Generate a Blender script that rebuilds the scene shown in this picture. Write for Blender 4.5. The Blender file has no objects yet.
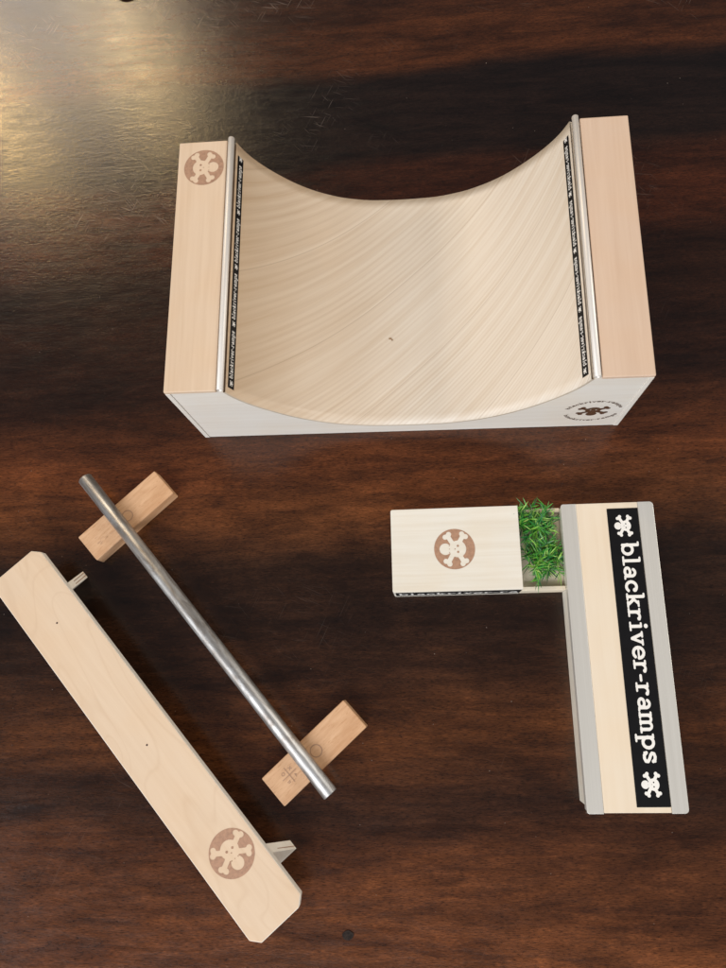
import bpy, bmesh, math, random
import numpy as np
from mathutils import Vector, Matrix
random.seed(7)
scene = bpy.context.scene
COL = scene.collection
R = math.radians

# ------------------------------------------------------------------ helpers
def link(name, me, mat=None, parent=None, loc=None, smooth=False):
    o = bpy.data.objects.new(name, me)
    COL.objects.link(o)
    if mat is not None: me.materials.append(mat)
    if parent is not None: o.parent = parent
    if loc is not None: o.location = loc
    if smooth:
        for p in me.polygons: p.use_smooth = True
    return o

def thing(name, label, cat, loc=(0, 0, 0), rz=0, group=None):
    o = bpy.data.objects.new(name, None); COL.objects.link(o)
    o.location = loc; o.rotation_euler = (0, 0, rz)
    o.empty_display_size = .02
    o['label'] = label; o['category'] = cat
    if group: o['group'] = group
    return o

def bm_mesh(bm, name):
    me = bpy.data.meshes.new(name)
    bmesh.ops.recalc_face_normals(bm, faces=bm.faces)
    bm.to_mesh(me); bm.free()
    return me

def bevel_all(bm, w, seg=2, ang=30):
    es = [e for e in bm.edges if len(e.link_faces) == 2 and e.calc_face_angle(0) > R(ang)]
    bmesh.ops.bevel(bm, geom=es, offset=w, segments=seg, profile=.6, affect='EDGES', clamp_overlap=True)
    for f in bm.faces: f.smooth = False

def prism(pts, z0, z1, bev=0, seg=2, axis='z'):
    """pts: outline polygon (2d); extruded along z, or along y for axis='y' (pts are x,z)."""
    bm = bmesh.new()
    def mk(p, h): return (p[0], p[1], h) if axis == 'z' else (p[0], h, p[1])
    a = [bm.verts.new(mk(p, z0)) for p in pts]; b = [bm.verts.new(mk(p, z1)) for p in pts]
    bm.faces.new(a); bm.faces.new(b[::-1])
    n = len(pts)
    for i in range(n): bm.faces.new((a[i], a[(i + 1) % n], b[(i + 1) % n], b[i]))
    bmesh.ops.recalc_face_normals(bm, faces=bm.faces)
    if bev: bevel_all(bm, bev, seg)
    return bm

def box(x0, x1, y0, y1, z0, z1, bev=0, seg=2):
    return prism([(x0, y0), (x1, y0), (x1, y1), (x0, y1)], z0, z1, bev, seg)

def rrect(x0, x1, y0, y1, r, corners=(1, 1, 1, 1), n=5):
    """corners: BL BR TR TL radii multipliers"""
    out = []
    for k, (cx, cy, a0) in enumerate([(x0, y0, 180), (x1, y0, 270), (x1, y1, 0), (x0, y1, 90)]):
        rr = r * corners[k]
        if rr <= 0: out.append((cx, cy)); continue
        mx = cx + (rr if cx == x0 else -rr); my = cy + (rr if cy == y0 else -rr)
        for i in range(n + 1):
            a = R(a0 + 90 * i / n); out.append((mx + rr * math.cos(a), my + rr * math.sin(a)))
    return out

def tube(p0, p1, r, ri, seg=40, cap_bevel=.0003):
    """hollow pipe from p0 to p1"""
    p0, p1 = Vector(p0), Vector(p1); d = (p1 - p0).normalized()
    u = d.orthogonal().normalized(); v = d.cross(u); L = (p1 - p0).length
    prof = [(ri, .0), (r - cap_bevel, 0), (r, cap_bevel), (r, L - cap_bevel), (r - cap_bevel, L), (ri, L)]
    bm = bmesh.new(); rings = []
    for q, t in prof:
        rings.append([bm.verts.new(p0 + d * t + (u * math.cos(2 * math.pi * i / seg) + v * math.sin(2 * math.pi * i / seg)) * q) for i in range(seg)])
    for k in range(len(rings)):
        a, b = rings[k], rings[(k + 1) % len(rings)]
        for i in range(seg): bm.faces.new((a[i], a[(i + 1) % seg], b[(i + 1) % seg], b[i]))
    for f in bm.faces: f.smooth = True
    return bm

# --- signed distance shapes turned into flat meshes by marching squares
def s_cap(X, Y, x0, y0, x1, y1, r):
    dx, dy = x1 - x0, y1 - y0; L = dx * dx + dy * dy + 1e-12
    t = np.clip(((X - x0) * dx + (Y - y0) * dy) / L, 0, 1)
    return np.hypot(X - x0 - t * dx, Y - y0 - t * dy) - r
def s_circ(X, Y, cx, cy, r): return np.hypot(X - cx, Y - cy) - r
def s_poly(X, Y, pts, r):
    d = None
    for a, b in zip(pts[:-1], pts[1:]):
        e = s_cap(X, Y, *a, *b, r); d = e if d is None else np.minimum(d, e)
    return d
def s_arc(X, Y, cx, cy, rx, ry, a0, a1, r, n=14):
    return s_poly(X, Y, [(cx + rx * math.cos(R(a0 + (a1 - a0) * i / n)), cy + ry * math.sin(R(a0 + (a1 - a0) * i / n))) for i in range(n + 1)], r)

def march(sdf, x0, x1, y0, y1, n, fmap, bm=None):
    """region sdf<0 as polygons; fmap maps (x, y) to a 3d point"""
    own = bm is None
    if own: bm = bmesh.new()
    h = (x1 - x0) / n; m = max(1, int(round((y1 - y0) / h)))
    xs = np.linspace(x0, x1, n + 1); ys = np.linspace(y0, y1, m + 1)
    X, Y = np.meshgrid(xs, ys, indexing='ij'); S = sdf(X, Y)
    cache = {}
    def vert(key, x, y):
        if key not in cache: cache[key] = bm.verts.new(fmap(x, y))
        return cache[key]
    for i in range(n):
        for j in range(m):
            c = [(i, j), (i + 1, j), (i + 1, j + 1), (i, j + 1)]
            v = [S[a] for a in c]
            if min(v) >= 0: continue
            poly = []
            for k in range(4):
                a, b = c[k], c[(k + 1) % 4]; va, vb = v[k], v[(k + 1) % 4]
                if va < 0: poly.append(vert(a, xs[a[0]], ys[a[1]]))
                if (va < 0) != (vb < 0):
                    t = va / (va - vb); t = min(max(t, .02), .98)
                    if b < a: key = (b, a)
                    else: key = (a, b)
                    poly.append(vert(key, xs[a[0]] + t * (xs[b[0]] - xs[a[0]]), ys[a[1]] + t * (ys[b[1]] - ys[a[1]])))
            if len(poly) >= 3:
                try: bm.faces.new(poly)
                except ValueError: pass
    return bm

def skull_sdf(X, Y):
    """crossed bones and skull, crown towards +x, unit circle round it"""
    d = s_circ(X * 1.0, Y * .95, .17, 0, .40)
    d = np.minimum(d, s_circ(X, Y, -.45, 0, .29))
    d = np.minimum(d, np.maximum(np.abs(X + .2) - .16, np.abs(Y) - .20))
    for sx in (-1, 1):
        for sy in (-1, 1):
            d = np.minimum(d, s_cap(X, Y, .06, 0, .06 + sx * .38, sy * .66, .115))
            d = np.minimum(d, s_circ(X, Y, .06 + sx * .50, sy * .60, .13))
            d = np.minimum(d, s_circ(X, Y, .06 + sx * .32, sy * .74, .13))
    cut = 9
    for q in ((.17, .15, .055), (.17, -.15, .055), (.02, 0, .03)):
        d = np.maximum(d, -s_circ(X, Y, *q))
    for y in (-.16, 0, .16):
        d = np.maximum(d, -s_circ(X, Y, -.25, y, .025))
    return d
def burnt_sdf(X, Y): return np.maximum(s_circ(X, Y, 0, 0, 1), -skull_sdf(X, Y))

# slab-serif lower-case letters, x-height 1: (advance, sdf)
W_, T_ = .115, .078
def g(ch):
    def f(X, Y):
        c = lambda *a: s_cap(X, Y, *a)
        A = lambda *a: s_arc(X, Y, *a)
        P = []
        if ch == 'b': P = [c(.25, .1, .25, 1.38, W_), c(.06, 1.42, .25, 1.42, T_), A(.58, .5, .36, .42, 0, 360, W_)]
        if ch == 'l': P = [c(.36, .08, .36, 1.38, W_), c(.14, 1.42, .36, 1.42, T_), c(.08, .06, .66, .06, T_)]
        if ch == 'a': P = [A(.42, .3, .29, .22, 0, 360, .11), c(.74, .15, .74, .66, W_), A(.48, .64, .26, .28, 0, 150, .11), c(.74, .08, .94, .06, T_)]
        if ch == 'c': P = [A(.52, .5, .37, .42, 45, 318, W_), s_circ(X, Y, .76, .74, .15)]
        if ch == 'k': P = [c(.25, .08, .25, 1.38, W_), c(.06, 1.42, .25, 1.42, T_), c(.06, .06, .46, .06, T_), c(.3, .42, .74, .9, .1), c(.45, .58, .8, .1, W_), c(.6, .93, .94, .93, T_), c(.64, .06, 1.0, .06, T_)]
        if ch == 'r': P = [c(.29, .08, .29, .9, W_), c(.08, .93, .29, .93, T_), c(.06, .06, .58, .06, T_), A(.62, .6, .3, .32, 70, 160, .1), s_circ(X, Y, .78, .84, .14)]
        if ch == 'i': P = [c(.33, .08, .33, .9, W_), c(.12, .93, .33, .93, T_), c(.06, .06, .6, .06, T_), s_circ(X, Y, .32, 1.32, .16)]
        if ch == 'v': P = [c(.2, .9, .5, .1, W_), c(.8, .9, .5, .1, .1), c(.05, .93, .38, .93, T_), c(.62, .93, .95, .93, T_)]
        if ch == 'e': P = [A(.52, .5, .38, .42, 0, 318, W_), c(.2, .5, .86, .5, .08)]
        if ch == '-': P = [c(.1, .46, .44, .46, .1)]
        if ch == 'm': P = [c(.24, .08, .24, .9, W_), c(.72, .08, .72, .7, W_), c(1.2, .08, 1.2, .7, W_), c(.06, .93, .24, .93, T_), A(.49, .66, .23, .26, 0, 170, .1), A(.97, .66, .23, .26, 0, 170, .1), c(.07, .06, .42, .06, T_), c(.58, .06, .86, .06, T_), c(1.06, .06, 1.4, .06, T_)]
        if ch == 'p': P = [c(.25, -.4, .25, .9, W_), c(.06, .93, .25, .93, T_), c(.06, -.42, .48, -.42, T_), A(.58, .5, .36, .42, 0, 360, W_)]
        if ch == 's': P = [s_poly(X, Y, [(.76, .74), (.66, .88), (.46, .92), (.26, .85), (.22, .7), (.34, .58), (.6, .46), (.76, .34), (.74, .16), (.56, .07), (.34, .08), (.18, .26)], .115), c(.78, .68, .78, .92, .06), c(.16, .08, .16, .32, .06)]
        d = P[0]
        for q in P[1:]: d = np.minimum(d, q)
        return d
    return f
ADV = dict(b=1.08, l=.76, a=1.02, c=1.0, k=1.08, r=1.0, i=.7, v=1.0, e=1.02, m=1.5, p=1.08, s=.96)
ADV['-'] = .58
def text_w(s): return sum(ADV[c] for c in s)
def text(bm, s, fmap, n=16):
    """fmap(x, y): x along the line in x-heights, y up"""
    x = 0
    for ch in s:
        a = ADV[ch]; f = g(ch)
        march(f, -.05, a + .1, -.58, 1.6, max(4, int(n * a)), lambda X, Y, x=x: fmap(x + X, Y), bm)
        x += a
    return bm

# ------------------------------------------------------------------ materials
class NT:
    def __init__(s, name):
        s.m = bpy.data.materials.new(name); s.m.use_nodes = True
        s.t = s.m.node_tree; s.b = s.t.nodes['Principled BSDF']
    def n(s, typ, **kw):
        nd = s.t.nodes.new(typ)
        for k, v in kw.items():
            if k in nd.inputs.keys() if isinstance(k, str) else False: nd.inputs[k].default_value = v
            else: setattr(nd, k, v)
        return nd
    def l(s, a, b): s.t.links.new(a, b)
    def coord(s, kind='Object', rot=(0, 0, 0), scale=(1, 1, 1), loc=(0, 0, 0)):
        c = s.n('ShaderNodeTexCoord'); m1 = s.n('ShaderNodeMapping'); m2 = s.n('ShaderNodeMapping')
        m1.inputs['Rotation'].default_value = rot; m1.inputs['Location'].default_value = loc
        m2.inputs['Scale'].default_value = scale
        s.l(c.outputs[kind], m1.inputs[0]); s.l(m1.outputs[0], m2.inputs[0]); return m2.outputs[0]
    def noise(s, vec, scale=1, detail=3, rough=.5, dist=0):
        nd = s.n('ShaderNodeTexNoise'); nd.inputs['Scale'].default_value = scale; nd.inputs['Detail'].default_value = detail
        nd.inputs['Roughness'].default_value = rough; nd.inputs['Distortion'].default_value = dist
        s.l(vec, nd.inputs['Vector']); return nd.outputs['Fac']
    def ramp(s, fac, stops):
        nd = s.n('ShaderNodeValToRGB'); e = nd.color_ramp.elements
        while len(e) < len(stops): e.new(.5)
        for i, (p, c) in enumerate(stops):
            e[i].position = p; e[i].color = (*c, 1) if hasattr(c, '__len__') else (c, c, c, 1)
        s.l(fac, nd.inputs[0]); return nd.outputs['Color']
    def mix(s, a, b, fac, mode='MIX'):
        nd = s.n('ShaderNodeMix', data_type='RGBA', blend_type=mode)
        if isinstance(fac, (int, float)): nd.inputs[0].default_value = fac
        else: s.l(fac, nd.inputs[0])
        for sock, v in ((nd.inputs[6], a), (nd.inputs[7], b)):
            if hasattr(v, '__len__'): sock.default_value = (*v, 1)
            else: s.l(v, sock)
        return nd.outputs[2]
    def math(s, op, a, b=0):
        nd = s.n('ShaderNodeMath', operation=op)
        for i, v in enumerate((a, b)):
            if isinstance(v, (int, float)): nd.inputs[i].default_value = v
            else: s.l(v, nd.inputs[i])
        return nd.outputs[0]
    def bump(s, h, strength, dist=.001):
        nd = s.n('ShaderNodeBump'); nd.inputs['Strength'].default_value = strength; nd.inputs['Distance'].default_value = dist
        s.l(h, nd.inputs['Height']); s.l(nd.outputs[0], s.b.inputs['Normal'])
    def set(s, **kw):
        for k, v in kw.items():
            k = k.replace('_', ' ')
            if hasattr(v, 'links') or isinstance(v, bpy.types.NodeSocket): s.l(v, s.b.inputs[k])
            else: s.b.inputs[k].default_value = (*v, 1) if hasattr(v, '__len__') else v

def wood(name, base, dark, rotz=0, along=12, across=350, amount=.5, rough=.5, flecks=0, swirl=0, spec=.35, bumps=.15):
    """grain runs along local x after turning by rotz"""
    N = NT(name)
    v = N.coord(rot=(0, 0, rotz), scale=(along, across, across))
    f1 = N.noise(v, 1, 4, .6, .4)
    v2 = N.coord(rot=(0, 0, rotz), scale=(along * .35, across * .12, across * .12), loc=(.3, .1, 0))
    f2 = N.noise(v2, 1, 3, .5, .8)
    fac = N.math('ADD', N.math('MULTIPLY', f1, .55), N.math('MULTIPLY', f2, .45))
    c = N.ramp(fac, [(.36, tuple(base[i] * (1 - amount) + dark[i] * amount for i in range(3))), (.62, base)])
    if swirl:
        v3 = N.coord(rot=(0, 0, rotz), scale=(9, 24, 24), loc=(.05, .2, 0))
        s_ = N.noise(v3, 1, 1, .4, 1.5)
        line = N.math('PINGPONG', N.math('MULTIPLY', s_, 6), .5)
        c = N.mix(c, dark, N.math('MULTIPLY', N.ramp(line, [(.0, 1.0), (.12, 0.0)]), swirl))
    if flecks:
        v4 = N.coord(rot=(0, 0, rotz), scale=(260, 1500, 1500))
        fl = N.noise(v4, 1, 1, .5)
        c = N.mix(c, dark, N.math('MULTIPLY', N.ramp(fl, [(.62, 0.0), (.68, 1.0)]), flecks))
    blotch = N.noise(N.coord(scale=(35, 35, 35)), 1, 2, .5)
    c = N.mix(c, (1, .93, .84), N.math('MULTIPLY', N.ramp(blotch, [(.4, 0.0), (.7, 1.0)]), .35), 'MULTIPLY')
    N.set(Base_Color=c, Roughness=rough)
    N.b.inputs['Specular IOR Level'].default_value = spec
    N.bump(f1, bumps, .0004)
    return N.m

def flat(name, col, rough=.5, metal=0, spec=.5, noise_amt=.08, nscale=200):
    N = NT(name)
    f = N.noise(N.coord(scale=(nscale,) * 3), 1, 3, .6)
    c = N.mix(col, tuple(x * (1 - noise_amt * 3) for x in col), N.ramp(f, [(.4, 0.0), (.75, 1.0)]))
    N.set(Base_Color=c, Roughness=rough, Metallic=metal)
    N.b.inputs['Specular IOR Level'].default_value = spec
    return N.m

M = {}
M['deck'] = wood('birch_deck', (.70, .54, .39), (.58, .42, .28), R(90), 14, 420, .55, .5)
M['deck2'] = wood('beech_deck', (.68, .51, .38), (.58, .41, .29), R(90), 14, 420, .5, .5)
M['panel'] = wood('side_panel_wood', (.80, .77, .70), (.66, .59, .49), 0, 10, 260, .4, .45)
M['endgrain'] = wood('board_edge', (.62, .55, .44), (.42, .34, .25), 0, 14, 900, .7, .55)
M['box'] = wood('limed_box_wood', (.76, .73, .65), (.66, .60, .49), 0, 12, 380, .7, .5)
M['ledge'] = wood('ledge_wood', (.76, .66, .52), (.68, .56, .41), R(90), 9, 260, .45, .42)
M['tray'] = wood('tray_wood', (.74, .66, .52), (.58, .48, .34), 0, 14, 420, .6, .6)
M['bench'] = wood('birch_ply', (.69, .54, .39), (.56, .40, .26), 0, 10, 230, .35, .5, swirl=.28)
M['bench_edge'] = wood('sanded_ply_edge', (.92, .88, .79), (.76, .68, .55), 0, 20, 700, .5, .55)
M['block'] = wood('beech_block', (.66, .42, .25), (.48, .26, .13), 0, 60, 520, .75, .5, flecks=.6)
M['burn'] = flat('burnt_mark', (.42, .24, .15), .6, noise_amt=.1, nscale=500)
M['burn_dark'] = flat('deep_burnt_mark', (.10, .045, .02), .6, nscale=900)
M['stamp'] = flat('stamp_ink', (.42, .25, .16), .7)
M['black'] = flat('black_vinyl', (.004, .004, .005), .5, spec=.2, noise_amt=.1)
M['white'] = flat('white_print', (.82, .80, .75), .45, noise_amt=.02)
M['hole'] = flat('dark_hole', (.06, .03, .02), .8)

N = NT('rail_steel')                       # drawn steel tube with long smears
v = N.coord(scale=(14, 260, 260)); f = N.noise(v, 1, 4, .65, .3)
f2 = N.noise(N.coord(scale=(50, 160, 160), loc=(.4, 0, 0)), 1, 4, .7, 1.0)
N.set(Base_Color=N.mix((.50, .50, .49), (.30, .27, .24), N.ramp(f2, [(.42, 0.0), (.66, 1.0)])), Metallic=.85, Roughness=N.ramp(f, [(.3, .38), (.7, .55)]))
N.bump(N.math('ADD', f, f2), .3, .0005); M['steel'] = N.m
N = NT('brushed_aluminium')
f = N.noise(N.coord(scale=(900, 8, 900)), 1, 3, .6)
sc = N.noise(N.coord(rot=(0, 0, R(35)), scale=(900, 30, 30)), 1, 2, .5)
N.set(Base_Color=N.ramp(f, [(.3, (.70, .68, .62)), (.7, (.76, .74, .68))]), Metallic=.5, Roughness=.42)
N.bump(N.math('ADD', f, sc), .08, .0003); M['alu'] = N.m
N = NT('coping_steel')
f = N.noise(N.coord(scale=(60, 8, 60)), 1, 2, .5)
N.set(Base_Color=(.80, .76, .70), Metallic=.35, Roughness=N.ramp(f, [(.3, .42), (.7, .52)])); M['coping'] = N.m
N = NT('dark_ring_metal'); N.set(Base_Color=(.03, .03, .028), Metallic=.8, Roughness=.25); M['ring'] = N.m

# ash/pine running surface: grain at a slant, tighter to the right, darker bands at the left
N = NT('slanted_grain_wood')
uv = N.n('ShaderNodeUVMap', uv_map='grain')
sep = N.n('ShaderNodeSeparateXYZ'); N.l(uv.outputs[0], sep.inputs[0])
a, u = sep.outputs[0], sep.outputs[1]      # a: across the grain in metres, u: along
comb = N.n('ShaderNodeCombineXYZ'); N.l(N.math('MULTIPLY', a, 60), comb.inputs[0]); N.l(N.math('MULTIPLY', u, 4), comb.inputs[1])
warp = N.noise(comb.outputs[0], 1, 2, .5)
aw = N.math('ADD', a, N.math('MULTIPLY', warp, .0022))
comb2 = N.n('ShaderNodeCombineXYZ'); N.l(N.math('MULTIPLY', aw, 210), comb2.inputs[0]); N.l(N.math('MULTIPLY', u, 5), comb2.inputs[1])
n1 = N.noise(comb2.outputs[0], 1, 3, .6)
comb3 = N.n('ShaderNodeCombineXYZ'); N.l(N.math('MULTIPLY', aw, 1500), comb3.inputs[0]); N.l(N.math('MULTIPLY', u, 22), comb3.inputs[1])
n2 = N.noise(comb3.outputs[0], 1, 2, .5)
ring = N.math('SINE', N.math('MULTIPLY', aw, N.math('SUBTRACT', 1900, N.math('MULTIPLY', aw, 5200)))); ring = N.math('ADD', N.math('MULTIPLY', ring, .5), .5); ring = N.math('POWER', ring, 1.7)
comb4 = N.n('ShaderNodeCombineXYZ'); N.l(N.math('MULTIPLY', a, 14), comb4.inputs[0]); N.l(N.math('MULTIPLY', u, 5), comb4.inputs[1])
zone = N.ramp(N.noise(comb4.outputs[0], 1, 2, .5), [(.35, .15), (.65, 1.0)])
c = N.ramp(n1, [(.3, (.68, .575, .45)), (.62, (.76, .68, .57))])
c = N.mix(c, (.54, .42, .30), N.math('MULTIPLY', N.math('MULTIPLY', ring, zone), .36))
c = N.mix(c, (.80, .73, .62), N.math('MULTIPLY', N.ramp(n2, [(.5, 0.0), (.7, 1.0)]), .35))
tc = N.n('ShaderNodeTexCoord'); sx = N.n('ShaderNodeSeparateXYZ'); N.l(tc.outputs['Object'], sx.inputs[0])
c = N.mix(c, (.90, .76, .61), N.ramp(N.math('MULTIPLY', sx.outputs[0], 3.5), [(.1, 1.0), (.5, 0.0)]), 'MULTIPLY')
brd = N.n('ShaderNodeTexWhiteNoise', noise_dimensions='1D'); N.l(N.math('FLOOR', N.math('MULTIPLY', N.math('ADD', a, .47), 19)), brd.inputs['W'])
c = N.mix(c, N.ramp(brd.outputs['Value'], [(0, (.93, .91, .88)), (1, (1.03, 1.03, 1.03))]), 1.0, 'MULTIPLY')
jn = N.math('PINGPONG', N.math('MULTIPLY', N.math('ADD', a, .47), 19), .5)
c = N.mix(c, (.42, .30, .2), N.math('MULTIPLY', N.ramp(jn, [(0, 1.0), (.006, 0.0)]), .6))
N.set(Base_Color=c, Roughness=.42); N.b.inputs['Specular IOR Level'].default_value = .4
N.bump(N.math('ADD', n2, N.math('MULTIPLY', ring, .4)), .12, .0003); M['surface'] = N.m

# grass leaves, tone varies leaf by leaf
N = NT('plastic_leaf')
ge = N.n('ShaderNodeNewGeometry')
c = N.ramp(ge.outputs['Random Per Island'], [(0, (.010, .085, .030)), (.3, (.02, .20, .035)), (.6, (.08, .38, .035)), (.85, (.22, .52, .06)), (1, (.42, .62, .16))])
N.set(Base_Color=c, Roughness=.35); N.b.inputs['Subsurface Weight'].default_value = 0
M['leaf'] = N.m

# table: dark stained boards, grain along x, scratches and dust in the lacquer
N = NT('dark_table_wood')
vb = N.coord(rot=(0, 0, R(-1.5)), scale=(1, 1, 1))
sep = N.n('ShaderNodeSeparateXYZ'); N.l(vb, sep.inputs[0])
wob = N.noise(N.coord(scale=(3.2, 9, 1)), 1, 3, .55)
yy = N.math('ADD', sep.outputs[1], N.math('MULTIPLY', N.math('SUBTRACT', wob, .5), .06))
t = N.math('ADD', N.math('MULTIPLY', yy, 1.0), .45)           # y -0.45..0.55 -> 0..1
B = lambda y: y + .45
bands = N.ramp(t, [(B(-.34), (.115, .052, .027)), (B(-.265), (.088, .040, .022)), (B(-.24), (.045, .023, .016)), (B(-.205), (.092, .042, .021)),
                   (B(-.165), (.050, .025, .016)), (B(-.125), (.032, .017, .012)), (B(-.085), (.040, .021, .014)), (B(-.055), (.105, .048, .024)), (B(-.02), (.100, .042, .021)),
                   (B(.03), (.036, .017, .012)), (B(.12), (.032, .015, .010)), (B(.15), (.064, .025, .014)), (B(.20), (.050, .021, .013)),
                   (B(.215), (.024, .014, .012)), (B(.285), (.020, .012, .011)), (B(.30), (.070, .030, .016)), (B(.34), (.060, .026, .014)), (B(.39), (.038, .018, .012))])
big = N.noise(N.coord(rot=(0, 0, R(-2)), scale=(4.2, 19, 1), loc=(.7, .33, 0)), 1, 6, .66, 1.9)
fib = N.noise(N.coord(rot=(0, 0, R(-1.5)), scale=(22, 150, 1)), 1, 6, .72, .9)
pore = N.noise(N.coord(rot=(0, 0, R(-1.5)), scale=(110, 900, 1)), 1, 2, .6)
gm = N.n('ShaderNodeGamma'); gm.inputs[1].default_value = 1.4; N.l(bands, gm.inputs[0]); bands = N.mix(gm.outputs[0], (2.55, 3.35, 3.9), 1.0, 'MULTIPLY')
c = N.mix(bands, N.ramp(big, [(.28, (.30, .27, .28)), (.5, (.95, .88, .80)), (.72, (1.55, 1.42, 1.2))]), .75, 'MULTIPLY')
c = N.mix(c, N.ramp(fib, [(.3, (.40, .38, .40)), (.7, (1.65, 1.62, 1.5))]), .72, 'MULTIPLY')
c = N.mix(c, N.ramp(pore, [(.35, .5), (.55, 1.1)]), .35, 'MULTIPLY')
c = N.mix(c, (.78, .72, .66), 1.0, 'MULTIPLY')
curl = N.noise(N.coord(scale=(45, 110, 1), loc=(5, 3, 0)), 1, 5, .75, 2.2)
c = N.mix(c, N.ramp(curl, [(.32, (.50, .46, .46)), (.5, (.95, .95, .95)), (.7, (1.6, 1.55, 1.45))]), .3, 'MULTIPLY')
fp = N.noise(N.coord(rot=(0, 0, R(-1)), scale=(330, 2100, 1), loc=(1, 5, 0)), 1, 2, .6)
c = N.mix(c, N.ramp(fp, [(.38, .35), (.45, 1.0), (.58, 1.0), (.68, 1.6)]), .8, 'MULTIPLY')
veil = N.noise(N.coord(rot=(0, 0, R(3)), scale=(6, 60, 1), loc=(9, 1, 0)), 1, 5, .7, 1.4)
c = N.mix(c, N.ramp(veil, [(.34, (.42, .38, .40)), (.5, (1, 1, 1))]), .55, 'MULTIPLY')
c = N.mix(c, (1.22, 1.08, .94), 1.0, 'MULTIPLY')
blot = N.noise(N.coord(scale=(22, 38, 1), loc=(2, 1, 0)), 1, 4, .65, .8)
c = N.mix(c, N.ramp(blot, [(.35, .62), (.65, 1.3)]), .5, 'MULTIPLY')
# short pale scratches: thin stretched noise in a few directions, gated by patches
gate = N.ramp(N.noise(N.coord(scale=(9, 9, 1), loc=(4, 2, 0)), 1, 2, .5), [(.52, 0.0), (.70, 1.0)])
gate = N.math('MULTIPLY', gate, N.ramp(t, [(B(.12), .12), (B(.2), 1.0)]))
scr = None
for rz, off in ((R(50), 0), (R(25), 3), (R(-65), 7), (R(8), 11)):
    s_ = N.ramp(N.noise(N.coord(rot=(0, 0, rz), scale=(40, 1500, 1), loc=(off, off * 2, 0)), 1, 1, .4), [(.70, 0.0), (.76, 1.0)])
    scr = s_ if scr is None else N.math('MAXIMUM', scr, s_)
scr = N.math('MULTIPLY', scr, gate)
dust = N.ramp(N.noise(N.coord(scale=(520, 520, 1)), 1, 1, .5), [(.80, 0.0), (.83, 1.0)])
c = N.mix(c, (.30, .24, .20), N.math('MULTIPLY', N.math('MAXIMUM', scr, dust), .7))
N.set(Base_Color=c)
mott = N.noise(N.coord(scale=(260, 420, 1)), 1, 4, .7)
N.set(Roughness=N.ramp(N.noise(N.coord(scale=(40, 160, 1)), 1, 4, .7), [(.3, .17), (.7, .26)]))
N.b.inputs['Specular IOR Level'].default_value = .5
N.bump(N.math('ADD', N.math('MULTIPLY', fib, .6), N.math('ADD', N.math('MULTIPLY', pore, .35), N.math('MULTIPLY', mott, .9))), .17, .0007)
M['table'] = N.m

# ------------------------------------------------------------------ table
bm = box(-1.0, 1.25, -.62, .62, -.03, 0, .004, 3)
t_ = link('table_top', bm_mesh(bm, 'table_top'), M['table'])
t_['kind'] = 'structure'
nail = link('filled_knot', bm_mesh(prism([(.0031 * math.cos(a) * (1 + .10 * math.sin(2 * a + 1) + .06 * math.sin(5 * a)), .0026 * math.sin(a + .05 * math.sin(5 * a))) for a in [i * math.pi / 20 for i in range(40)]], .00012, .0004, .0001), 'knot'),
            flat('dark_filler', (.026, .017, .013), .6, spec=.15, noise_amt=.3, nscale=900), loc=(.0999, -.3069, 0))
nail['label'] = 'small round dark filled knot in the brown table at the bottom edge'; nail['category'] = 'knot filler'

# ------------------------------------------------------------------ half pipe
L_, W2, H_ = .28, .1703, .0861
ramp = thing('mini_ramp', 'large pale wooden fingerboard half pipe with steel coping and slanted grain', 'mini ramp')
CX = .1408
pd = [0, .02, .04, .055, .07, .085, .095, .101, .1045]; pz = [.0150, .0158, .0200, .0265, .0365, .0512, .0640, .0745, .0836]
def pchip(xs, ys, x):
    xs, ys = np.array(xs), np.array(ys); h = np.diff(xs); d = np.diff(ys) / h
    m = np.zeros(len(xs)); m[1:-1] = 2 * d[:-1] * d[1:] / (d[:-1] + d[1:] + 1e-12); m[-1] = d[-1] * 1.1
    i = int(np.clip(np.searchsorted(xs, x) - 1, 0, len(h) - 1)); s = (x - xs[i]) / h[i]
    return ((1 + 2 * s) * (1 - s) ** 2 * ys[i] + s * (1 - s) ** 2 * h[i] * m[i] + s * s * (3 - 2 * s) * ys[i + 1] + s * s * (s - 1) * h[i] * m[i + 1])
half = [(x, pchip(pd, pz, x)) for x in [pd[-1] * (1 - (1 - i / 40) ** 1.6) for i in range(41)]]
prof = [(CX - x, z) for x, z in half[::-1]] + [(CX + x, z) for x, z in half[1:]]
arc = [0]
for p, q in zip(prof[:-1], prof[1:]): arc.append(arc[-1] + math.hypot(q[0] - p[0], q[1] - p[1]))
AL = arc[-1]
def on_curve(s, lift=0):
    s = min(max(s, 0), AL); i = min(int(np.searchsorted(arc, s, side='right')) - 1, len(prof) - 2); i = max(i, 0)
    t = (s - arc[i]) / (arc[i + 1] - arc[i]); (x0, z0), (x1, z1) = prof[i], prof[i + 1]
    d = math.hypot(x1 - x0, z1 - z0); nx, nz = -(z1 - z0) / d, (x1 - x0) / d
    return x0 + t * (x1 - x0) + nx * lift, z0 + t * (z1 - z0) + nz * lift
def pn(i):
    a = prof[max(i - 1, 0)]; b = prof[min(i + 1, len(prof) - 1)]; d = math.hypot(b[0] - a[0], b[1] - a[1])
    return -(b[1] - a[1]) / d, (b[0] - a[0]) / d
TH = .0016
under = [(prof[i][0] - pn(i)[0] * TH, prof[i][1] - pn(i)[1] * TH) for i in range(len(prof))]
under = [(max(.0322, min(.2494, x)), min(z, .0832)) for x, z in under]
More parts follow.
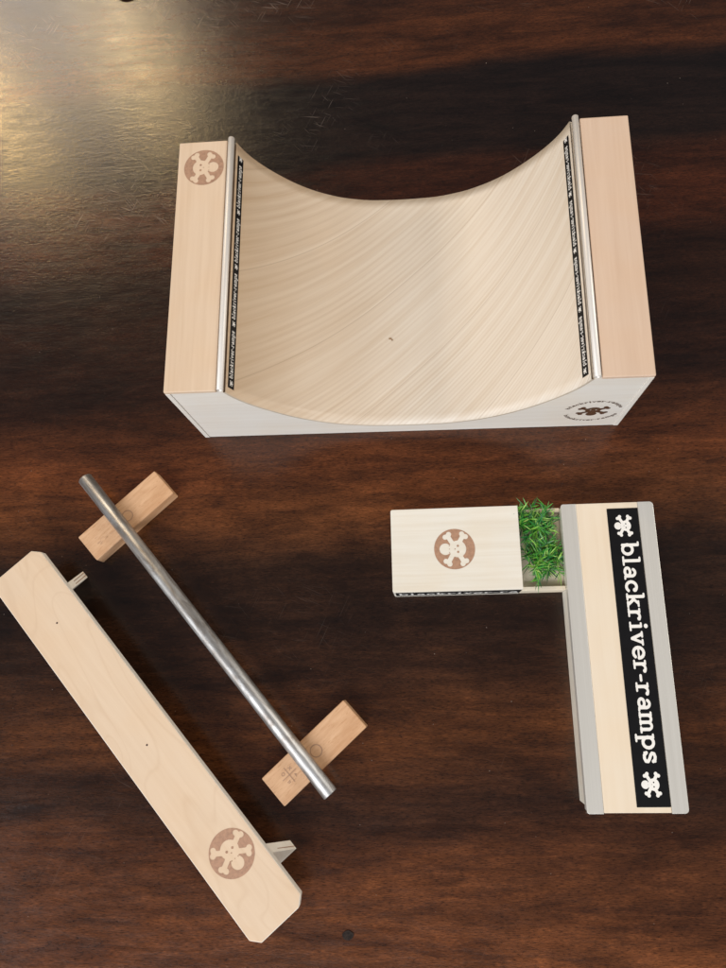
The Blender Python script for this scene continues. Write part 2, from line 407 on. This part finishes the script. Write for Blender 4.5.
# running surface: a bent sheet with slanted-grain coordinates
bm = bmesh.new(); uvl = bm.loops.layers.uv.new('grain'); ny = 24
top = [[bm.verts.new((prof[i][0], W2 * j / ny, prof[i][1])) for j in range(ny + 1)] for i in range(len(prof))]
bot = [[bm.verts.new((under[i][0], W2 * j / ny, under[i][1])) for j in (0, ny)] for i in range(len(prof))]
grain_deg = lambda f: float(np.interp(f, [0, .15, .35, .55, .8, 1], [30, 34, 39, 42, 42, 40]))
gint = [0]
for i in range(1, len(prof)):
    fr = (arc[i] / AL); th = R(grain_deg(fr)); gint.append(gint[-1] + math.tan(th) * (arc[i] - arc[i - 1]))
info = {}
for i in range(len(prof)):
    th = R(grain_deg(arc[i] / AL))
    for j in range(ny + 1):
        info[top[i][j]] = ((W2 * j / ny - gint[i]) * .72, arc[i] * .75 + W2 * j / ny * .66)
    for k in (0, 1): info[bot[i][k]] = info[top[i][0 if k == 0 else ny]]
for i in range(len(prof) - 1):
    for j in range(ny): bm.faces.new((top[i][j], top[i + 1][j], top[i + 1][j + 1], top[i][j + 1])).smooth = True
    bm.faces.new((bot[i][0], bot[i][1], bot[i + 1][1], bot[i + 1][0]))
    bm.faces.new((top[i][0], bot[i][0], bot[i + 1][0], top[i + 1][0]))
    bm.faces.new((top[i][ny], top[i + 1][ny], bot[i + 1][1], bot[i][1]))
for f in bm.faces:
    for l in f.loops: l[uvl].uv = info[l.vert]
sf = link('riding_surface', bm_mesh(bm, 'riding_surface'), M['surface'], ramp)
sf.data.materials.append(M['endgrain'])
for p in sf.data.polygons:
    if abs(p.normal.y) > .5: p.material_index = 1
    if abs(p.normal.y) > .5: p.use_smooth = False
# side panels front and back, end boards, decks
E_ = .0032
for y0, y1 in ((.0005, .0065), (W2 - .0065, W2 - .0005)):
    pts = [(E_ + .0001, .0004), (L_ - E_ - .0001, .0004), (L_ - E_ - .0001, H_ - .0032), (.2494, H_ - .0032)] + [(x, z - .0001) for x, z in under[::-1][1:-1]] + [(.0322, H_ - .0032), (E_ + .0001, H_ - .0032)]
    link('side_panel', bm_mesh(prism(pts, y0, y1, axis='y'), 'side_panel'), M['panel'], ramp)
for x0, x1 in ((0, E_), (L_ - E_, L_)):
    link('end_board', bm_mesh(box(x0, x1, 0, W2, .0002, H_ - .0031, .0005), 'end_board'), M['panel'], ramp)
link('deck', bm_mesh(box(0, .0312, 0, W2, H_ - .003, H_, .0008, 3), 'deck'), M['deck'], ramp)
d2 = link('deck', bm_mesh(box(.2511, L_, 0, W2, H_ - .003, H_, .0008, 3), 'deck'), M['deck2'], ramp); d2['label'] = 'slightly pinker plain deck'
for x in (.0336, .2484):
    c_ = link('coping', bm_mesh(tube((x, .0004, H_ - .0004), (x, W2 + .0016, H_ - .0004), .0020, .0014), 'coping'), M['coping'], ramp)
# sticker strips just under the copings
S0, S1 = .0022, .0083
SMALL = 'blackriver-ramps'
for side in (0, 1):
    def strip_pt(y, s, lift, side=side):
        x, z = on_curve(s if side == 0 else AL - s, lift); return (x, y, z)
    bm = bmesh.new(); K = 6; y0, y1 = .004, W2 - .008
    g_ = [[bm.verts.new(strip_pt(y, S0 + (S1 - S0) * k / K, .00012)) for k in range(K + 1)] for y in (y0, y1)]
    for k in range(K): bm.faces.new((g_[0][k], g_[1][k], g_[1][k + 1], g_[0][k + 1]))
    st = link('sticker_strip', bm_mesh(bm, 'sticker_strip'), M['black'], ramp)
    bm = bmesh.new(); xh = .0024; mid = (S0 + S1) / 2
    pitch = (y1 - y0) / 4.12; tw = text_w(SMALL); sc = (pitch - .0075) / tw
    for r_ in range(5):
        ys = y0 + .001 + pitch * r_
        # small mark, then the words
        def fm(X, Y, ys=ys):      # skull crown towards the text top
            return strip_pt(ys + .0022 - Y * .0020, mid - X * .0022, .00026)
        march(lambda X, Y: np.where(skull_sdf(X, Y) < 0, -.05, .05) + 0 * X if False else skull_sdf(X, Y), -1, 1, -1, 1, 20, fm, bm)
        if r_ < 4:
            def ft(X, Y, ys=ys): return strip_pt(ys + .0052 + X * sc, mid + (.5 - Y) * xh * (1 if side == 0 else 1), .00026)
            text(bm, SMALL, ft, 9)
    link('lettering', bm_mesh(bm, 'lettering'), M['white'], st)
# branded marks
def mark(name, parent, centre, radius, up, mat, sdf=burnt_sdf, n=64, z=None):
    """flat mark lying on a horizontal face; up = direction of the skull crown in degrees"""
    a = R(up); ca, sa = math.cos(a), math.sin(a)
    fm = lambda X, Y: (centre[0] + radius * (X * ca - Y * sa), centre[1] + radius * (X * sa + Y * ca), z)
    return link(name, bm_mesh(march(sdf, -1.05, 1.05, -1.05, 1.05, n, fm), name), mat, parent)
mark('burnt_logo', ramp, (.0168, .1510), .0127, 180, M['burn'], z=H_ + .00012)
# front panel logo: dark skull inside a ring of lettering
bm = bmesh.new(); fy = .00035
fc = (.2575, .0292); fr_ = .0185
march(skull_sdf, -1.05, 1.05, -1.05, 1.05, 44, lambda X, Y: (fc[0] - Y * .0115, fy, fc[1] + X * .0115), bm)
l1 = link('front_logo', bm_mesh(bm, 'front_logo'), M['burn_dark'], ramp)
bm = bmesh.new()
for s_txt, a0, a1, sgn in (('blackriver-ramps', 165, 18, 1), ('blackriver-ramps', 200, 340, -1)):
    tw = text_w(s_txt)
    def fc_(X, Y, a0=a0, a1=a1, sgn=sgn, tw=tw):
        a = R(a0 + (a1 - a0) * X / tw); rr = (.0160 + Y * .0018) if sgn > 0 else (.0180 - Y * .0018)
        return (fc[0] + rr * math.cos(a) * 1.0, fy, fc[1] + rr * math.sin(a) * 1.0)
    text(bm, s_txt, fc_, 10)
link('ring_lettering', bm_mesh(bm, 'ring_lettering'), M['burn_dark'], l1)
bm = bmesh.new(); c0 = (.143, .078)   # tiny knot in the running surface
xk, zk = on_curve(AL * .46, .0001)
for k in range(2):
    pts = [bm.verts.new((xk + (.0011 if k == 0 else .0006) * math.cos(a) + k * .0012, .062 + .0006 * math.sin(a) - k * .001, on_curve(AL * .46)[1] + .00025 )) for a in [i * math.pi / 6 for i in range(12)]]
    bm.faces.new(pts)
link('knot', bm_mesh(bm, 'knot'), flat('knot_brown', (.36, .22, .11), .6), ramp)

# ------------------------------------------------------------------ L-shaped ledge
led = thing('ledge_bench', 'l shaped pale ledge with grey metal edges and a long black lettered sticker', 'ledge', (.2366, -.2357, 0), .0143)
LW, LL, LH = .0554, .1770, .026
link('body', bm_mesh(prism(rrect(.0012, LW - .0012, .0030, LL - .0008, .003, (0, 0, 0, 0)), .0002, LH - .0042, .0005), 'body'), M['box'], led)
link('top_board', bm_mesh(box(.0093, .0461, .0004, LL, LH - .0040, LH, .0004), 'top_board'), M['ledge'], led)
for k in (0, 1):
    # angle profile: flat top plus a short lip
    if k == 0:
        bm = prism(rrect(0, .0092, 0, LL, .0016, (1, 0, 0, 1)), LH - .0012, LH + .0001, .0002)
        lip = box(.0, .0011, .0018, LL - .0018, LH - .0052, LH - .00125, .0001)
    else:
        bm = prism(rrect(.0462, LW, 0, LL, .0022, (0, 1, 1, 0)), LH - .0012, LH + .0001, .0002)
        lip = box(LW - .0011, LW, .0024, LL - .0024, LH - .0052, LH - .00125, .0001)
    me = bm_mesh(bm, 'a'); bm = bmesh.new(); bm.from_mesh(me); me2 = bm_mesh(lip, 'b'); bm.from_mesh(me2)
    link('metal_edge', bm_mesh(bm, 'metal_edge'), M['alu'], led)
# filler timber under the plates
link('top_core', bm_mesh(box(.0013, LW - .0013, .0010, LL - .0006, LH - .0041, LH - .00125, 0), 'top_core'), M['ledge'], led).data
sx0, sx1, sy0, sy1 = .0274, .0459, .0034, .1733
st = link('sticker', bm_mesh(prism(rrect(sx0, sx1, sy0, sy1, .0003), LH + .00005, LH + .00016), 'sticker'), M['black'], led)
zt = LH + .00024
bm = bmesh.new()
word = 'blackriver-ramps'; tw = text_w(word); ya, yb = .1525, .0258; k_ = (ya - yb) / tw
text(bm, word, lambda X, Y: (.0338 + Y * .0070, ya - X * k_, zt), 26)
link('lettering', bm_mesh(bm, 'lettering'), M['white'], st)
for yc in (.1624, .0152):
    m_ = link('skull_mark', bm_mesh(march(skull_sdf, -1.05, 1.05, -1.05, 1.05, 60, lambda X, Y, yc=yc: (.0366 + X * .0075, yc + Y * .0077, zt)), 'skull_mark'), M['white'], st)
# low planter tray between the ledge and the seat box
TX0, TX1, TY0, TY1, TZ = -.0262, .0010, .1257, .1774, .0150
RW = .0026
bm = bmesh.new()
def add(b2):
    me = bm_mesh(b2, 'tmp'); bm.from_mesh(me); bpy.data.meshes.remove(me)
add(box(TX0, TX1, TY0 + .0002, TY0 + RW, .0002, TZ, .0003))
add(box(TX0, TX1, TY1 - RW, TY1 - .0002, .0002, TZ, .0003))
add(box(TX0, TX1, TY0 + RW + .0001, TY1 - RW - .0001, .0003, .0105, 0))
link('planter_tray', bm_mesh(bm, 'planter_tray'), M['tray'], led)
# seat box
BX0, BX1, BY0, BY1 = -.1050, -.0262, .1257, .1774
sb = link('seat_box', bm_mesh(prism(rrect(BX0, BX1, BY0, BY1, .0012, (1, .3, .3, 1)), .0002, LH, .0007, 3), 'seat_box'), M['box'], led)
mark('burnt_logo', sb, (-.0662, .1514), .0125, 0, M['burn'], z=LH + .00012)
bm = bmesh.new(); yf = BY0 - .00015
vs = [bm.verts.new(p) for p in ((BX0 + .0016, yf, .0062), (BX1 - .0004, yf, .0062), (BX1 - .0004, yf, .0236), (BX0 + .0016, yf, .0236))]
bm.faces.new(vs)
fs = link('front_sticker', bm_mesh(bm, 'front_sticker'), M['black'], sb)
bm = bmesh.new()
s_part = 'blackriver-ra'; kx = .0745 / text_w(s_part)
text(bm, s_part, lambda X, Y: (BX0 + .003 + X * kx, yf - .00012, .0108 + Y * .0066), 14)
link('lettering', bm_mesh(bm, 'lettering'), M['white'], fs)

# artificial plants in the tray
def leaf(bm, base, d, ln, w, bend):
    d = Vector(d).normalized(); side = d.cross(Vector((0, 0, 1)))
    if side.length < .1: side = Vector((1, 0, 0))
    side.normalize(); upv = side.cross(d).normalized()
    rows = []
    for t, ww in ((0, .35), (.3, 1), (.65, .85), (1, .05)):
        p = Vector(base) + d * ln * t - Vector((0, 0, 1)) * bend * ln * t * t
        hw = w * ww / 2
        rows.append([bm.verts.new(p - side * hw), bm.verts.new(p - upv * hw * .45), bm.verts.new(p + side * hw)])
    for a, b in zip(rows[:-1], rows[1:]):
        for k in (0, 1): bm.faces.new((a[k], a[k + 1], b[k + 1], b[k]))
def tuft(cx, cy, rx, ry, stems, rnd, hmax=.024):
    bm = bmesh.new()
    for s in range(stems):
        a = rnd.uniform(0, 2 * math.pi); q = math.sqrt(rnd.random())
        b = Vector((cx + rx * q * math.cos(a) * .8, cy + ry * q * math.sin(a) * .8, .0100))
        lean = Vector((rnd.gauss(0, .42) + .35 * q * math.cos(a), rnd.gauss(0, .42) + .35 * q * math.sin(a), 1)).normalized()
        H = rnd.uniform(.45, 1) * (hmax - .009)
        # stem
        u = lean.orthogonal().normalized(); v = lean.cross(u); r = .00028
        ring0 = [bm.verts.new(b + (u * math.cos(k * 2.094) + v * math.sin(k * 2.094)) * r) for k in range(3)]
        tip = bm.verts.new(b + lean * H)
        for k in range(3): bm.faces.new((ring0[k], ring0[(k + 1) % 3], tip))
        for k in range(rnd.randint(9, 13)):
            t = rnd.uniform(.3, 1); aa = rnd.uniform(0, 2 * math.pi)
            out = u * math.cos(aa) + v * math.sin(aa)
            leaf(bm, b + lean * H * t, out * rnd.uniform(.7, 1.2) + lean * rnd.uniform(.4, 1.1), rnd.uniform(.005, .0098), rnd.uniform(.00045, .0009), rnd.uniform(-.2, .45))
    me = bm_mesh(bm, 'tuft'); return me
rnd = random.Random(3)
for (lx, ly, rx, ry, ns, lab) in ((-.0150, .1680, .0090, .0082, 50, 'bluish green plastic plant tuft at the far end of the small planter'),
                                  (-.0110, .1468, .0090, .0090, 50, 'bright green plastic plant tuft at the near end of the small planter, nearest the viewer')):
    pl = link('artificial_plant', tuft(0, 0, rx, ry, ns, rnd), M['leaf'])
    P = Matrix.Translation((.2366, -.2357, 0)) @ Matrix.Rotation(.0143, 4, 'Z') @ Vector((lx, ly, 0))
    pl.location = P; pl['label'] = lab; pl['category'] = 'artificial plant'; pl['group'] = 'plastic plants in the planter'

# ------------------------------------------------------------------ rail on two beech blocks
rail = thing('grind_rail', 'round grey steel grind rail screwed across two small beech blocks', 'grind rail', (.0071, -.12975, 0), math.atan2(-.1969, .1680))
RL = .2588; RR = .0047
cyl = bm_mesh(tube((-RL / 2, 0, .011 + RR), (RL / 2, 0, .011 + RR), RR, .0037, 48, .0004), 'tube')
link('tube', cyl, M['steel'], rail)
inv = (Matrix.Translation((.0071, -.12975, 0)) @ Matrix.Rotation(math.atan2(-.1969, .1680), 4, 'Z')).inverted()
for i, (bx, by, an, ll, ww) in enumerate(((-.0485, -.0561, 42.2, .0665, .0212), (.0804, -.2055, 42.6, .0672, .0212))):
    p = inv @ Vector((bx, by, 0))
    bm = prism(rrect(-ll / 2, ll / 2, -ww / 2, ww / 2, .0008), .0001, .011, .0013 if i == 0 else .0007, 3)
    b_ = link('foot_block', bm_mesh(bm, 'foot_block'), M['block'], rail, p)
    b_.rotation_euler = (0, 0, R(an) - math.atan2(-.1969, .1680))
    # screw ring pressed beside the rail
    bm = march(lambda X, Y: np.abs(np.hypot(X, Y) - .85) - .07, -1, 1, -1, 1, 30, lambda X, Y, i=i: ((.0006 if i == 0 else .0016) + X * .0042, (-.0012 if i == 0 else 0) + Y * .0042, .01112))
    link('screw_ring', bm_mesh(bm, 'screw_ring'), M['stamp'], b_)
    bm = bmesh.new()
    if i == 1:
        # small pressed cross with four tiny signs round it
        def cross(X, Y):
            d = np.minimum(s_cap(X, Y, -.85, 0, .85, 0, .035), s_cap(X, Y, 0, -.85, 0, .85, .035))
            for (px, py, k) in ((-.45, .45, 0), (.45, .45, 1), (-.45, -.45, 2), (.45, -.45, 3)):
                if k == 0: d = np.minimum(d, np.abs(np.hypot(X - px, Y - py) - .15) - .035)
                if k == 1: d = np.minimum(d, np.minimum(s_cap(X, Y, px - .15, py - .15, px + .15, py + .15, .035), s_cap(X, Y, px - .15, py + .15, px + .15, py - .15, .035)))
                if k == 2: d = np.minimum(d, np.minimum(s_cap(X, Y, px - .15, py, px + .15, py, .035), s_cap(X, Y, px - .12, py - .14, px + .12, py - .14, .035)))
                if k == 3: d = np.minimum(d, np.minimum(s_cap(X, Y, px, py - .16, px, py + .16, .035), s_cap(X, Y, px, py + .16, px + .13, py, .035)))
            return d
        march(cross, -1, 1, -1, 1, 60, lambda X, Y: (-.0195 + X * .0060, .0008 + Y * .0060, .01112), bm)
        link('pressed_stamp', bm_mesh(bm, 'pressed_stamp'), M['stamp'], b_)
    else:
        for k in range(9):
            x = -.021 + rnd.uniform(-.006, .006); y = rnd.uniform(-.004, .005); ln = rnd.uniform(.0012, .004)
            vs = [bm.verts.new(q) for q in ((x, y - .0001, .01112), (x + ln, y - .00006, .01112), (x + ln, y + .00006, .01112), (x, y + .0001, .01112))]
            bm.faces.new(vs)
        link('grain_nicks', bm_mesh(bm, 'grain_nicks'), M['stamp'], b_)

# ------------------------------------------------------------------ low bench, turned on the table
ub = Vector((.6596, -.7516)); ang = math.atan2(ub.y, ub.x)      # local x along, local y to the upper right
ben = thing('flat_bench', 'long slanting pale birch plywood bench with a burnt round logo near one end', 'bench', (0, 0, 0), ang)
# local frame: x = u, y = n  (n measured along (.7516,.6596))
n0, n1, u0, u1, bz, bt = -.1643, -.1270, -.0068, .2643, .026, .0060
cc = .0052
out = [(u0 + .001, n0), (u1 - cc, n0), (u1, n0 + cc * .9), (u1, n1 - cc), (u1 - cc * .9, n1), (u0 + cc, n1), (u0, n1 - cc * .9), (u0, n0 + .001)]
bm = prism(out, bz - bt, bz, .0018, 3)
de = link('deck', bm_mesh(bm, 'deck'), M['bench'], ben); de.data.materials.append(M['bench_edge'])
for p in de.data.polygons:
    if abs(p.normal.z) < .93: p.material_index = 1
for (ut, ub_, th) in ((.0265, .0192, .0056), (.2290, .2385, .0062)):
    bm = bmesh.new(); vs = []
    for z, uu, na, nb in ((.0002, ub_, n0 - .0062, n1 + .0066), (bz - bt - .0001, ut, n0 + .002, n1 - .0016)):
        vs.append([bm.verts.new((uu - th / 2, na, z)), bm.verts.new((uu + th / 2, na, z)), bm.verts.new((uu + th / 2, nb, z)), bm.verts.new((uu - th / 2, nb, z))])
    bm.faces.new(vs[0][::-1]); bm.faces.new(vs[1])
    for k in range(4): bm.faces.new((vs[0][k], vs[0][(k + 1) % 4], vs[1][(k + 1) % 4], vs[1][k]))
    bmesh.ops.recalc_face_normals(bm, faces=bm.faces); bevel_all(bm, .0004, 2)
    lg = link('leg', bm_mesh(bm, 'leg'), M['bench_edge'], ben)
    # dark plies seen on the sloping edge
    bm = bmesh.new()
    for q in (-.0011, .0011) if ut < .1 else (.0012,):
        a = Vector((ub_ + q, n1 + .0066, .0010)); b = Vector((ut + q, n1 - .0016, bz - bt - .001))
        dn = Vector((0, (bz - bt), .0082)).normalized() * .00012
        w = Vector((.00028, 0, 0))
        bm.faces.new([bm.verts.new(x) for x in (a - w + dn, a + w + dn, b + w + dn, b - w + dn)])
    link('ply_line', bm_mesh(bm, 'ply_line'), M['stamp'], lg)
# logo with the crown towards the start of the bench
def bl(x, y): return (x * .6596 + y * -.7516, x * .7516 + y * .6596)
c_ = bl(.0357, -.2586)
mark('burnt_logo', ben, c_, .0134, 176, M['burn'], z=bz + .00012)
for wx, wy in ((-.0813, -.1278), (-.0182, -.2001)):
    bm = bmesh.new(); x, y = bl(wx, wy)
    bm.faces.new([bm.verts.new((x + .0006 * math.cos(a), y + .0006 * math.sin(a), bz + .00012)) for a in [i * math.pi / 5 for i in range(10)]])
    link('pin_hole', bm_mesh(bm, 'pin_hole'), M['hole'], ben)

# ------------------------------------------------------------------ ring at the far edge
bm = bmesh.new(); MJ, MN = .0082, .0013
rings = [[bm.verts.new(((MJ + MN * math.cos(b)) * math.cos(a), (MJ + MN * math.cos(b)) * math.sin(a), MN + MN * math.sin(b))) for b in [k * 2 * math.pi / 12 for k in range(12)]] for a in [i * 2 * math.pi / 48 for i in range(48)]]
for i in range(48):
    for k in range(12):
        bm.faces.new((rings[i][k], rings[(i + 1) % 48][k], rings[(i + 1) % 48][(k + 1) % 12], rings[i][(k + 1) % 12])).smooth = True
rg = link('metal_ring', bm_mesh(bm, 'metal_ring'), M['ring'], loc=(-.0868, .3945, .0))
rg['label'] = 'small dark metal ring cut off by the top edge of the picture'; rg['category'] = 'ring'

# ------------------------------------------------------------------ camera
def rot(rx, ry, rz): return Matrix.Rotation(rz, 4, 'Z') @ Matrix.Rotation(ry, 4, 'Y') @ Matrix.Rotation(rx, 4, 'X')
cam = bpy.data.cameras.new('camera'); co = bpy.data.objects.new('camera', cam); COL.objects.link(co)
co.matrix_world = Matrix.Translation((0.149452, -0.158405, 0.479678)) @ rot(0.24888, 0.083619, -0.003932)
cam.sensor_fit = 'VERTICAL'; cam.sensor_height = 36; cam.lens = 36 * 1.016463 * 727 / 968
cam.clip_start = .02; cam.clip_end = 50
scene.camera = co

# ------------------------------------------------------------------ light
w = bpy.data.worlds.new('World'); scene.world = w; w.use_nodes = True
bgn = w.node_tree.nodes['Background']; bgn.inputs[0].default_value = (.95, .93, 1.0, 1); bgn.inputs[1].default_value = .15
def area(name, loc, target, sx, sy, watts, col, shape='RECTANGLE'):
    l = bpy.data.lights.new(name, 'AREA'); l.shape = shape; l.size = sx
    if shape == 'RECTANGLE': l.size_y = sy
    l.energy = watts; l.color = col
    o = bpy.data.objects.new(name, l); COL.objects.link(o); o.location = loc
    o.rotation_euler = (Vector(target) - Vector(loc)).to_track_quat('-Z', 'Y').to_euler()
    return o
area('far_window', (-1.75, 2.75, 2.1), (0, 0, 0), 1.5, 1.1, 28, (1.0, .92, .84))
area('left_window', (-2.2, -1.3, 1.6), (0, 0, 0), 1.2, 1.3, 38, (.95, .97, 1.0))
area('front_window', (-.3, -2.2, 1.7), (.05, 0, 0), 1.7, 1.3, 62, (.95, .96, 1.0))
area('ceiling_lamp', (-1.62, 2.12, 2.0), (0, 0, 0), .14, .14, 9, (1.0, .62, .18), 'DISK')
area('ceiling_lamp', (-1.00, 2.30, 2.0), (0, 0, 0), .09, .09, 7.5, (1.0, .68, .26), 'DISK')
area('right_fill', (2.3, .3, 1.3), (.1, 0, 0), .9, .8, 28, (1.0, .93, .84))  # added fill light, no real window; brightens the right-facing edges

scene.render.engine = 'CYCLES'
scene.view_settings.view_transform = 'Standard'; scene.view_settings.look = 'None'
scene.view_settings.exposure = 0; scene.view_settings.gamma = 1
